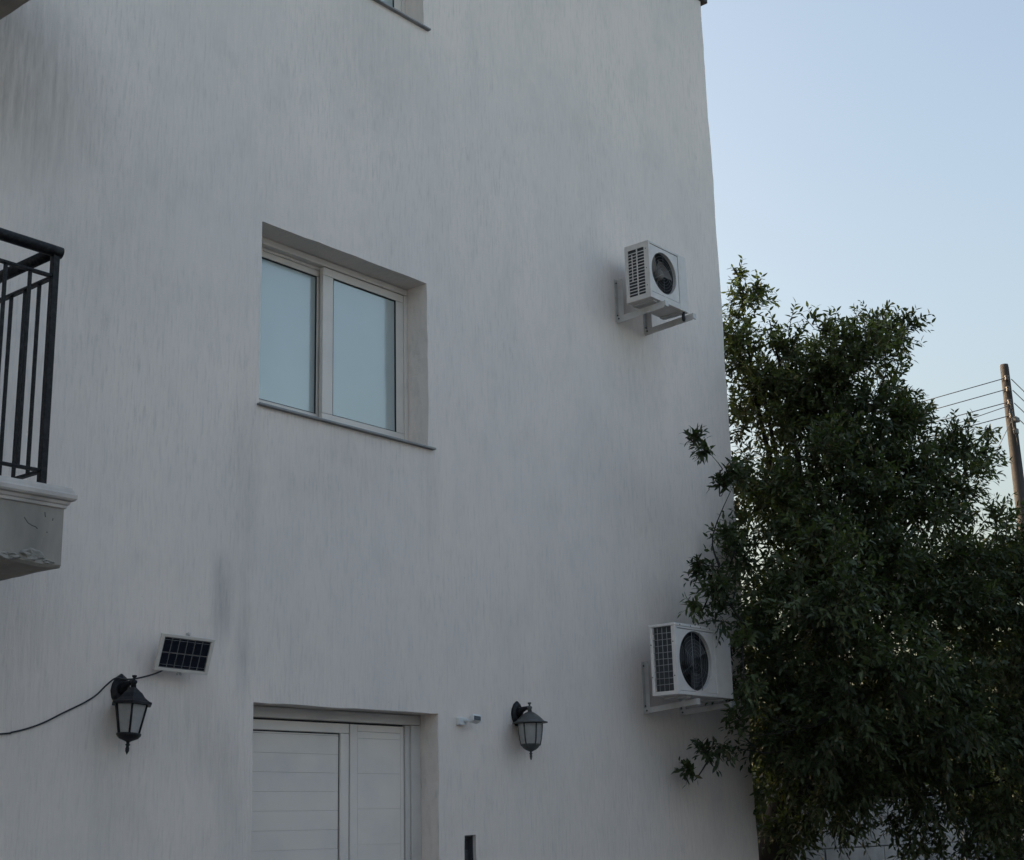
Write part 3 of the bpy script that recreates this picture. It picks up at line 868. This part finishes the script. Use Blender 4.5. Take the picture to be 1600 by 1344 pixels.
# ------------------------------------------------------------------ solar panel and its cable
def solar():
    wv = Vector((0.297, -0.053, -0.015)); hv = Vector((-0.002, -0.061, 0.179))
    w_, h_ = wv.length, hv.length
    ex = wv.normalized(); ez = (hv - ex*hv.dot(ex)).normalized(); ey = ez.cross(ex)
    C = Vector((4.732, -0.115, 2.523))
    root = empty("solar_panel", C, "small framed solar panel with twelve dark cells tilted on the wall", "solar panel")
    root.rotation_euler = Matrix((ex, ey, ez)).transposed().to_euler()
    W2, H2, f = w_/2, h_/2, .0155
    s = MB()
    s.box(-W2, W2, -.008, .010, H2-f, H2, .002); s.box(-W2, W2, -.008, .010, -H2, -H2+f, .002)
    s.box(-W2, -W2+f+.004, -.0075, .0095, -H2+f+.0005, H2-f-.0005, .002); s.box(W2-f-.004, W2, -.0075, .0095, -H2+f+.0005, H2-f-.0005, .002)
    s.build("frame", M['alu'], root)
    s = MB(); s.box(-W2+f, W2-f, 0.0, .006, -H2+f, H2-f); s.build("backing", M['cell_line'], root)
    cw, ch = (w_-2*f-.012)/6, (h_-2*f-.004)/2
    first = None
    for i in range(6):
        for j in range(2):
            if first is None:
                s = MB(); s.box(-cw/2+.0028, cw/2-.0028, -.0035, -.0005, -ch/2+.0030, ch/2-.0030, .0006)
                o = first = s.build("cell", M['cell'], root)
            else:
                o = first.copy(); col.objects.link(o)
            o.location = (-W2+f+.006+cw*(i+.5), 0, -H2+f+.002+ch*(j+.5))
    for zz in (-H2+f+.002+ch*.2, -H2+f+.002+ch*1.84):
        s = MB(); s.box(-W2+f+.006, W2-f-.006, -.0042, -.0036, zz-.0006, zz+.0006); s.build("busbar", M['wire'], root)
    s = MB(); s.bar((0, .012, -H2-.012), (0, .012, H2+.014), .022, .004); s.tube([(0, -.002, H2+.004), (0, .012, H2+.014)], .005, 8); s.tube([(-.012, 0, -H2-.005), (-.012, .008, -H2-.014)], .006, 8); s.tube([(.006, .004, -H2-.012), (.006, .012, -H2-.012)], .006, 8)
    s.bar((0, .014, 0), (0.02, .075, -.035), .03, .03)
    s.build("yoke", M['galv'], root)
    s = MB(); s.box(-.05, .0, .0065, .022, -.07, -.02, .003); s.build("junction_box", M['cable'], root)
solar()

def smooth_path(pts, sub=6):
    P = [Vector(p) for p in pts]; out = []
    for i in range(len(P)-1):
        p0, p1, p2, p3 = P[max(i-1, 0)], P[i], P[i+1], P[min(i+2, len(P)-1)]
        for k in range(sub):
            t = k/sub
            out.append(0.5*((2*p1)+(p2-p0)*t+(2*p0-5*p1+4*p2-p3)*t*t+(3*p1-p0-3*p2+p3)*t**3))
    return out+[P[-1]]
s = MB()
s.tube(smooth_path([(2.4, -.006, 2.02), (3.3, -.008, 2.06), (3.775, -.008, 2.097), (3.84, -.008, 2.107), (3.923, -.007, 2.128), (4.006, -.007, 2.158), (4.108, -.008, 2.208), (4.212, -.010, 2.257), (4.283, -.014, 2.300), (4.335, -.018, 2.350), (4.38, -.030, 2.387), (4.43, -.03, 2.385), (4.50, -.022, 2.392), (4.585, -.03, 2.414), (4.635, -.045, 2.434), (4.67, -.04, 2.452)]), .0042, 8)
tag(s.build("cable", M['cable']), "thin black cable drooping along the wall from the solar panel behind the black lantern", "cable")

# ------------------------------------------------------------------ motion sensor
root = empty("motion_sensor", (6.965, 0, 2.277), "small white swivel motion sensor fixed between the door and the bronze lantern", "motion sensor")
s = MB(); s.box(-.034, .034, -.030, -.0005, -.024, .022, .004); s.build("base", M['plastic'], root)
s = MB(); s.tube([(.012, -.028, .0), (.03, -.058, .004)], .010, 10); s.build("swivel", M['plastic'], root)
s = MB(); s.box(-.030, .030, -.036, .020, -.021, .023, .006); o = s.build("head", M['plastic'], root); o.location = (.052, -.078, .008); o.rotation_euler = (RAD(-14), RAD(8), RAD(-20))
s2 = MB(); s2.box(-.024, .024, -.0395, -.0365, -.018, .010, .002); q = s2.build("lens", M['lens'], o)

# ------------------------------------------------------------------ garden wall, gate
def garden_wall():
    root = empty("block_wall", (11.0, 1.25, 0), "grey concrete block garden wall seen under the hanging foliage", "wall")
    s = MB(); s.box(0, 6.25, .03, .17, 0, 1.94); s.build("mortar_bed", M['mortar'], root)
    rr = random.Random(4); meshes = []
    bw, bh = .44, .225
    for v in range(5):
        s = MB(); j = [rr.uniform(-.004, .004) for _ in range(4)]
        s.box(.006, bw-.006, 0+j[0]*.5, .2, .006, bh-.006, .006); o = s.build("block", M['block'], root)
        meshes.append(o.data); bpy.data.objects.remove(o)
    for r in range(9):
        x = 0.0 if r % 2 == 0 else -bw/2
        while x < 6.2:
            o = bpy.data.objects.new("block", rr.choice(meshes)); col.objects.link(o); o.parent = root
            o.location = (x, rr.uniform(-.004, .004), r*bh)
            if x < -.01: o.scale = (.5, 1, 1); o.location.x = 0
            elif x+bw > 6.25: o.scale = ((6.25-x)/bw, 1, 1)
            x += bw
    s = MB(); s.box(-.02, 6.24, -.03, .23, 9*bh+.002, 9*bh+.06, .01); s.build("coping", M['concrete'], root)
    p = MB(); p.tube([(17.42, 1.3, 0), (17.42, 1.3, 2.1)], .11, 20); p.lathe([(.13, 2.1), (.13, 2.16), (.02, 2.22)], 20, axis=(17.42, 1.3))
    tag(p.build("gate_post", M['block']), "round grey concrete post at the end of the block garden wall", "post")
    gt = empty("gate", (17.56, 1.3, 0), "dark blue metal gate beyond the round concrete post", "gate")
    s = MB(); s.box(0, 2.6, -.02, .02, 1.28, 1.33, .004); s.box(0, 2.6, -.02, .02, .12, .17, .004); s.box(0, .05, -.019, .019, .171, 1.279, .004); s.box(2.55, 2.6, -.019, .019, .171, 1.279, .004); s.build("gate_frame", M['gate'], gt)
    for k in range(12):
        s = MB(); x = .055+k*.208; s.box(x, x+.203, -.008, .008, .171, 1.279, .003); s.build("panel", M['gate'], gt)
garden_wall()

# ------------------------------------------------------------------ unseen house added behind the camera to shade the wall
nb = empty("added_shade_house", (10.0, -13.0, 0), "unseen long blue grey house added behind the camera to shade the white house wall", "house")
s = MB(); s.box(-24, 30, -8, 0, 0, SHADE_HOUSE_H); s.build("wall", M['shade_house'], nb)
s = MB(); s.box(-24.4, 30.4, -8.4, .4, SHADE_HOUSE_H+.01, SHADE_HOUSE_H+.22, .02); s.build("roof", M['tile'], nb)
for zz in (.9, 3.9):
    for k in range(12):
        x = -21+k*4.2
        s = MB(); s.box(x, x+1.3, .001, .05, zz, zz+1.35); q = s.build("window", M['alu'], nb)
        s = MB(); s.box(x+.07, x+1.23, .051, .06, zz+.07, zz+1.28); s.build("pane", M['lens'], q)

# ------------------------------------------------------------------ far house
fh = empty("far_house", (46.6, 1.0, 0), "far white flat roofed house glimpsed at the right behind the utility pole", "house")
s = MB(); s.box(0, 9, 0, 8, 0, 10.75); s.build("wall", M['farwall'], fh)
s = MB(); s.box(-.4, 9.4, -.4, 8.4, 10.76, 11.0, .02); s.build("roof", M['concrete'], fh)
for zz in (2, 5, 8):
    for yy in (2.0, 5.0):
        s = MB(); s.box(-.03, -.001, yy, yy+1.2, zz, zz+1.3); q = s.build("window", M['alu'], fh)
        s = MB(); s.box(-.05, -.031, yy+.08, yy+1.12, zz+.08, zz+1.22); s.build("pane", M['lens'], q)

# ------------------------------------------------------------------ utility pole and wires
PX, PY = 24.08, 2.60
pole = empty("utility_pole", (PX, PY, 0), "tall brown wooden utility pole rising behind the tree", "utility pole")
s = MB(); s.tube([(0, 0, 0), (0, 0, 3), (-.01, 0, 6.2), (0, 0, 9.10), (0, 0, 9.16)], [.125, .112, .094, .072, .066], 16); s.build("shaft", M['pole'], pole)
for i, zz in enumerate((8.89, 8.69, 8.46, 8.22)):
    s = MB(); s.lathe([(.018, -.05), (.034, -.04), (.034, -.012), (.022, 0), (.034, .012), (.034, .04), (.018, .05)], 12, axis=(-.095, -.05), smooth=True); o = s.build("insulator", M['insul'], pole); o.location = (0, 0, zz)
    s = MB(); s.bar((-.05, -.03, zz), (-.10, -.055, zz), .012, .03); s.build("insulator_iron", M['bolt'], pole)
for q in ((-.15, .02, -.15, -.08, 8.10, 8.18), (-.17, -.06, -.14, -.08, 7.88, 7.97)):
    s = MB(); s.box(*q, .01); s.build("junction_box", M['bolt'], pole)
s = MB(); s.tube([(.085, -.055, 8.0), (.10, -.065, 6), (.125, -.08, .1)], .016, 8); s.build("riser_cable", M['cable'], pole)
s = MB(); rr = random.Random(8)
for k in range(9):
    a = Vector((-.06, -.08, 8.5-.07*k)); b = Vector((-.14-rr.random()*.12, -.12, 8.2-.05*k+rr.uniform(-.1, .1)))
    s.tube(smooth_path([a, (a+b)/2+Vector((-.10, 0, rr.uniform(-.02, .12))), b, b+Vector((.08, .02, -.12))], 4), .008, 5)
s.build("jumper_wire", M['cable'], pole)
def wire(a, b, sag, rad, label):
    a, b = Vector(a), Vector(b); n = 24
    s = MB(); s.tube([a.lerp(b, k/n)-Vector((0, 0, sag*4*(k/n)*(1-k/n))) for k in range(n+1)], rad, 5)
    tag(s.build("overhead_wire", M['ow']), label, "wire", "overhead wires on the pole")
LN = ("topmost", "second highest", "third highest", "lowest")
for i, zz in enumerate((8.89, 8.69, 8.46, 8.22)):
    wire((PX-.1, PY-.05, zz), (PX+1.5, PY+38, zz-.25), .45, .0085, "%s overhead wire running away to the left of the pole" % LN[i])
    wire((PX+.05, PY-.08, zz), (PX+32, PY+3.0, zz-.3), .5, .0085, "%s overhead wire leaving the pole to the right" % LN[i])
wire((PX-.09, PY-.06, 8.40), (PX-5.5, PY+13, 5.6), .2, .007, "slack service cable slanting down from the pole into the tree crown")
wire((PX-.08, PY-.06, 8.16), (PX-1.1, PY+2.0, 4.6), .1, .006, "thin stay cable dropping steeply from the pole")

# ------------------------------------------------------------------ tree
CROWN = [(11.07, 0.11, 6.21, 0.221), (11.21, 0.01, 6.41, 0.117), (11.13, 0.22, 6.51, 0.106), (10.98, 0.13, 5.64, 0.316), (11.33, -0.13, 5.63, 0.347),
    (11.09, -0.70, 5.56, 0.305), (11.39, -0.95, 5.66, 0.235), (11.52, -1.13, 5.72, 0.145), (11.12, 0.03, 5.11, 0.484), (11.10, -0.64, 5.03, 0.522),
    (11.64, -0.87, 5.15, 0.310), (11.93, -0.98, 4.98, 0.255), (11.81, -1.23, 4.76, 0.166), (11.03, 0.03, 4.40, 0.531), (10.78, -0.75, 4.28, 0.607),
    (11.40, -1.02, 4.31, 0.460), (11.83, -1.26, 4.39, 0.330), (12.06, -1.52, 4.75, 0.144), (12.47, -1.47, 4.99, 0.080), (10.48, -0.26, 3.61, 0.550),
    (10.51, -0.94, 3.58, 0.607), (11.09, -1.32, 3.60, 0.541), (11.65, -1.59, 3.79, 0.343), (12.39, -1.58, 3.97, 0.194), (9.99, -0.49, 2.88, 0.493),
    (10.54, -0.86, 2.93, 0.602), (11.14, -1.28, 2.99, 0.613), (11.81, -1.66, 3.11, 0.524), (10.13, -0.48, 2.45, 0.419), (10.68, -0.78, 2.35, 0.552),
    (11.29, -1.21, 2.40, 0.562), (11.97, -1.57, 2.45, 0.524), (10.43, -0.50, 2.02, 0.323), (10.82, -0.78, 1.96, 0.376), (11.47, -1.08, 1.98, 0.386),
    (12.04, -1.42, 1.90, 0.445), (11.49, -0.91, 1.54, 0.185), (11.64, -1.05, 1.41, 0.134), (10.82, -0.48, 1.66, 0.121), (10.93, -0.62, 1.65, 0.121),
    (12.20, -1.48, 1.59, 0.236), (12.44, -2.12, 3.55, 0.590), (12.49, -2.00, 2.76, 0.639), (12.63, -1.86, 2.04, 0.586), (11.85, -0.15, 4.02, 0.634),
    (12.76, -0.73, 3.58, 0.468), (11.81, 0.06, 2.90, 0.624), (12.54, -0.26, 2.34, 0.576), (11.53, -0.58, 4.78, 0.507), (13.15, -0.91, 2.90, 0.643),
    (11.44, 0.17, 2.17, 0.385), (9.59, -1.19, 3.34, 0.420), (10.12, -1.43, 2.80, 0.471), (9.84, -1.07, 2.35, 0.374), (10.72, -1.67, 2.44, 0.384),
    (12.08, 0.65, 1.90, 0.348), (11.82, 0.63, 1.57, 0.227), (12.48, 0.36, 2.20, 0.412), (12.97, -0.04, 2.14, 0.415), (13.55, -0.41, 2.13, 0.482),
    (14.14, -0.70, 1.89, 0.489), (11.88, 0.45, 2.53, 0.461), (12.62, 0.08, 2.48, 0.530), (13.30, -0.42, 2.47, 0.538), (14.03, -0.81, 2.48, 0.550),
    (13.85, -1.10, 1.75, 0.471), (13.31, -0.69, 1.54, 0.261), (13.54, -0.91, 1.42, 0.261), (11.80, 0.29, 3.14, 0.518), (13.22, -0.74, 3.81, 0.482),
    (11.48, 0.48, 2.86, 0.284), (11.68, 0.57, 2.48, 0.286), (11.86, 0.67, 2.09, 0.259), (11.94, 0.72, 1.76, 0.230), (11.39, 0.40, 3.29, 0.284),
    (11.46, 0.44, 3.76, 0.259), (13.37, -1.22, 3.77, 0.356), (13.68, -1.04, 3.22, 0.422), (11.80, -1.00, 5.78, 0.200), (12.12, -1.63, 3.68, 0.298),
    (12.35, -1.71, 3.98, 0.220), (12.17, -1.71, 3.35, 0.322), (12.14, -1.32, 4.81, 0.253), (12.16, -1.02, 5.17, 0.202), (11.12, -0.85, 5.45, 0.330),
    (11.25, -0.27, 5.25, 0.397), (11.72, -1.00, 4.50, 0.388), (11.47, -0.99, 1.39, 0.133), (11.89, -1.22, 1.50, 0.187), (12.16, -1.34, 1.39, 0.209),
    (10.69, -0.14, 1.59, 0.174), (10.59, -0.14, 1.86, 0.194), (10.70, -0.07, 1.42, 0.174), (10.89, -0.17, 1.49, 0.134), (10.92, -0.42, 1.61, 0.133),
    (11.33, -0.74, 1.57, 0.144), (10.15, -0.56, 2.20, 0.293), (10.59, -0.62, 1.87, 0.249), (10.78, -0.31, 1.73, 0.153), ]
SPRAY = [(9.41, -0.65, 4.12, 0.136), (9.23, -0.63, 4.17, 0.091), (9.15, -0.58, 4.32, 0.058), (9.06, -0.51, 4.39, 0.043), (9.29, -0.64, 4.06, 0.043),
    (9.42, -0.60, 3.59, 0.154), (9.28, -0.54, 3.46, 0.162), (9.18, -0.43, 3.49, 0.048), (9.19, -0.49, 3.24, 0.151), (9.10, -0.38, 3.22, 0.061),
    (9.38, -0.54, 3.19, 0.190), (9.35, -0.56, 3.71, 0.043), (9.24, -0.71, 2.85, 0.111), (9.09, -0.78, 2.65, 0.082), (9.31, -0.64, 2.49, 0.120),
    (9.45, -0.54, 2.23, 0.131), (9.36, -0.40, 2.17, 0.131), (9.32, -0.31, 2.06, 0.098), (9.34, -0.15, 2.00, 0.042), (9.71, -0.65, 2.14, 0.104),
    ]


def inside_house(P):
    return (P[:, 0] < HX1+.03) & (P[:, 1] > -.03)

def grow(blobs, density, twig_len, leaf_len, seed, young=False, upz=0.25):
    r_ = np.random.default_rng(seed)
    C = np.array(blobs)
    centre = np.array([11.3, -.5, 3.2])
    tw = []; lv = []
    for (x, y, z, R) in C:
        n = max(5, int(density*R*R*(1.5 if z > 4.2 else 1.15))) if R > .1 else max(3, int(density*.02))
        nc = max(1, int(n/9))
        d = r_.normal(size=(nc, 3)); d /= np.linalg.norm(d, axis=1)[:, None]
        cen = np.array([x, y, z])+d*(R*np.cbrt(r_.random(nc))*.95)[:, None]
        ci = r_.integers(0, nc, n)
        tone = r_.random(nc)
        d2 = r_.normal(size=(n, 3)); d2 /= np.linalg.norm(d2, axis=1)[:, None]
        st = cen[ci]+d2*(min(.13, R*.5)*np.cbrt(r_.random(n)))[:, None]
        out = np.array([x, y, z])-centre; out /= np.linalg.norm(out)+1e-6
        dr = d2*.8+d[ci]*.5+out*.35+np.array([0, 0, upz])+r_.normal(size=(n, 3))*.25
        dr /= np.linalg.norm(dr, axis=1)[:, None]
        ln = twig_len*r_.uniform(.5, 1.15, n)*min(1, .5+R*1.5)
        st = st-dr*ln[:, None]*.4
        for k in range(n):
            m = max(5, int(ln[k]/.024))
            t = np.linspace(.12, 1.0, m)
            droop = np.array([0, 0, -1.0])*(ln[k]*.22)
            pts = st[k]+dr[k]*ln[k]*t[:, None]+droop*(t**2)[:, None]
            tw.append((st[k], st[k]+dr[k]*ln[k]*.5+droop*.25, st[k]+dr[k]*ln[k]+droop))
            side = np.cross(dr[k], r_.normal(size=3)); side /= np.linalg.norm(side)+1e-9
            up = np.cross(side, dr[k])
            ang = np.arange(m)*2.4+r_.random()*6
            pd = np.cos(ang)[:, None]*side+np.sin(ang)[:, None]*up
            ld = dr[k]*.75+pd*.75+np.array([0, 0, -.28])+r_.normal(size=(m, 3))*.22
            ld /= np.linalg.norm(ld, axis=1)[:, None]
            ll = leaf_len*r_.uniform(.65, 1.2, m)*(1-.35*t)
            sx = np.cross(ld, np.array([0, 0, 1.0])+r_.normal(size=(m, 3))*.55); sx /= np.linalg.norm(sx, axis=1)[:, None]+1e-9
            ng = np.full(m, tone[ci[k]])
            lv.append(np.concatenate([pts, ld, sx, ll[:, None], t[:, None], ng[:, None]], axis=1))
    return np.concatenate(lv), tw

def leaf_arrays(A):
    """six vertices, four triangles per leaf: a narrow blade folded along its midrib and curved down"""
    P, D, S, Ln = A[:, 0:3], A[:, 3:6], A[:, 6:9], A[:, 9:10]
    Nn = np.cross(S, D)
    wdt = Ln*.19
    v = np.stack([P,
                  P+D*Ln*.36+S*wdt+Nn*Ln*.035, P+D*Ln*.40, P+D*Ln*.36-S*wdt+Nn*Ln*.035,
                  P+D*Ln*.74+S*wdt*.62-Nn*Ln*.02, P+D*Ln*.74-S*wdt*.62-Nn*Ln*.02,
                  P+D*Ln-Nn*Ln*.11], axis=1)
    f = [(0, 1, 2), (0, 2, 3), (2, 1, 4), (2, 4, 6), (2, 6, 5), (2, 5, 3)]
    return v, np.array(f)

def leaf_colours(A, seed):
    r_ = np.random.default_rng(seed); n = len(A)
    t, g = A[:, 10], A[:, 11]
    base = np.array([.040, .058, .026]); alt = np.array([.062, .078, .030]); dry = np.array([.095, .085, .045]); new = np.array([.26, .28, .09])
    k = r_.random(n)
    c = base*.72+(alt*1.3-base*.72)*(np.clip(g*1.25-.2, 0, 1)**1.5*.75+k*.25)[:, None]
    c = np.where((r_.random(n) < .035)[:, None], dry, c)
    hi = np.clip((A[:, 2]-5.0)/1.3, 0, 1)*np.clip(t*1.4-.2, 0, 1)*np.clip((11.6-A[:, 0])/.5, 0, 1)   # pale young shoots at the top left, with sunlight painted into the tint
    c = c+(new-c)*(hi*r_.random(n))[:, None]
    c *= r_.uniform(.8, 1.2, n)[:, None]
    return c

def leaf_mesh(name, A, seed):
    v, f = leaf_arrays(A); n = len(A)
    me = bpy.data.meshes.new(name)
    nv = n*7; nf = n*6
    me.vertices.add(nv); me.vertices.foreach_set("co", v.reshape(-1).astype(np.float32))
    idx = (f[None]+(np.arange(n)*7)[:, None, None]).reshape(-1)
    me.loops.add(nf*3); me.loops.foreach_set("vertex_index", idx.astype(np.int32))
    me.polygons.add(nf); me.polygons.foreach_set("loop_start", (np.arange(nf)*3).astype(np.int32)); me.polygons.foreach_set("loop_total", np.full(nf, 3, np.int32))
    me.update(calc_edges=True)
    ca = me.color_attributes.new("tint", 'FLOAT_COLOR', 'POINT')
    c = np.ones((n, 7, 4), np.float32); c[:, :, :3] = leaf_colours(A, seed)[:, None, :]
    ca.data.foreach_set("color", c.reshape(-1))
    me.materials.append(M['leaf'])
    return me

def twig_mesh(name, tws):
    V = []; F = []
    for a, b, c in tws:
        for p, r_ in ((a, .0045), (b, .0035), (c, .0012)):
            i = len(V)
            V += [p+np.array([r_, 0, 0]), p+np.array([-r_*.5, r_*.87, 0]), p+np.array([-r_*.5, -r_*.87, 0])]
        i -= 6
        for q in (0, 3):
            for k in range(3): F.append((i+q+k, i+q+(k+1) % 3, i+q+3+(k+1) % 3, i+q+3+k))
    me = bpy.data.meshes.new(name); me.from_pydata([tuple(p) for p in V], [], F); me.materials.append(M['twig'])
    return me

def tree():
    base = Vector((11.17, 0.42, 0))
    root = empty("tree", base, "big dark leafy evergreen tree crowding the corner of the white house", "tree")
    def part(me, name, kind=None):
        o = bpy.data.objects.new(name, me); col.objects.link(o); o.parent = root; o.location = -base
        if kind: o['kind'] = kind
        return o
    s = MB()
    s.tube(smooth_path([(11.17, .42, -.02), (11.15, .36, .5), (11.18, .30, 1.2), (11.24, .12, 1.9), (11.28, -.18, 2.6), (11.2, -.3, 3.4)], 4),
           [.20-.0052*k for k in range(21)], 14)
    o = s.build("trunk", M['bark'], root); o.location = -base
    rr = random.Random(12)
    forks = [Vector((11.18, .30, 1.2)), Vector((11.24, .12, 1.9)), Vector((11.28, -.18, 2.6)), Vector((11.2, -.3, 3.4))]
    for (x, y, z, R) in CROWN+SPRAY[:]:
        sp = (x, y, z, R) in SPRAY
        if z < 1.95 and (x, y, z, R) not in SPRAY: continue
        c = Vector((x, y, z))
        if sp: c0 = min((Vector(q[:3]) for q in CROWN+SPRAY if q[3] > R*1.15 and (q[1] < -.3 or q[0] > HX1+.3)), key=lambda q: (q-c).length)
        else: c0 = min(forks[1:], key=lambda q: (q-c).length+max(0, (q.z-z))*2)
        mid = c0.lerp(c, .5)+Vector((rr.uniform(-.12, .12), rr.uniform(-.12, .12), -.1+rr.uniform(-.08, .08)))
        if c0.x > HX1 and mid.x < HX1+.1 and mid.y > -.1: mid.y = -.15
        L_ = (c-c0).length; r0 = min(.038, .010+.009*L_)*(.6 if sp else 1)
        b = MB(); b.tube(smooth_path([c0, mid, mid.lerp(c, 1.0 if sp else .75)], 4), [r0*(1-.108*k) for k in range(9)], 7)
        o = b.build("branch", M['bark'], root); o.location = -base
    A, tw = grow(CROWN, DENS, .32, .092, 21)
    keep = ~inside_house(A[:, :3]+A[:, 3:6]*.08); A = A[keep]
    tw = [t for t in tw if not (t[2][0] < HX1+.02 and t[2][1] > -.02) and not (t[0][0] < HX1+.02 and t[0][1] > -.02)]
    B, tb = grow(SPRAY, DENS*1.15, .26, .088, 33, upz=.1)
    kb = ~inside_house(B[:, :3]+B[:, 3:6]*.08); B = B[kb]
    tb = [t for t in tb if not (t[2][1] > -.02) and not (t[0][1] > -.02)]
    camp = np.array([0, -6.25, 1.6])
    order = np.argsort(np.linalg.norm(B[:, :3]-camp, axis=1))
    near, rest = B[order[:300]], B[order[300:]]
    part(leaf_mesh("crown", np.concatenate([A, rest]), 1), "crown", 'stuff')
    part(twig_mesh("twigs", tw+tb), "twigs", 'stuff')
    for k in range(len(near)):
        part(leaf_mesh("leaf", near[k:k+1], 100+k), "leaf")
    print("leaves", len(A), len(B), "twigs", len(tw)+len(tb))
DENS = 640
def hedge():
    base = Vector((19.8, 3.6, 0))
    root = empty("hedge", base, "dark shrub mass behind the blue gate, mostly hidden by hanging foliage", "hedge")
    bl = [(17.2+.75*k, 3.4+.35*math.sin(k*2.1), .55+.62*j, .62) for k in range(9) for j in range(4)]
    A, tw = grow(bl, 170, .40, .13, 55)
    o = bpy.data.objects.new("foliage", leaf_mesh("hedge_foliage", A, 5)); col.objects.link(o); o.parent = root; o.location = -base; o['kind'] = 'stuff'
    for k in range(5):
        x = 17.6+1.3*k
        s = MB(); s.tube(smooth_path([(x, 3.5, 0), (x+.1, 3.45, .9), (x-.05, 3.5, 2.0)], 3), [.05, .047, .043, .04, .035, .028, .02], 7)
        t = s.build("stem", M['bark'], root); t.location = -base
tree()
hedge()
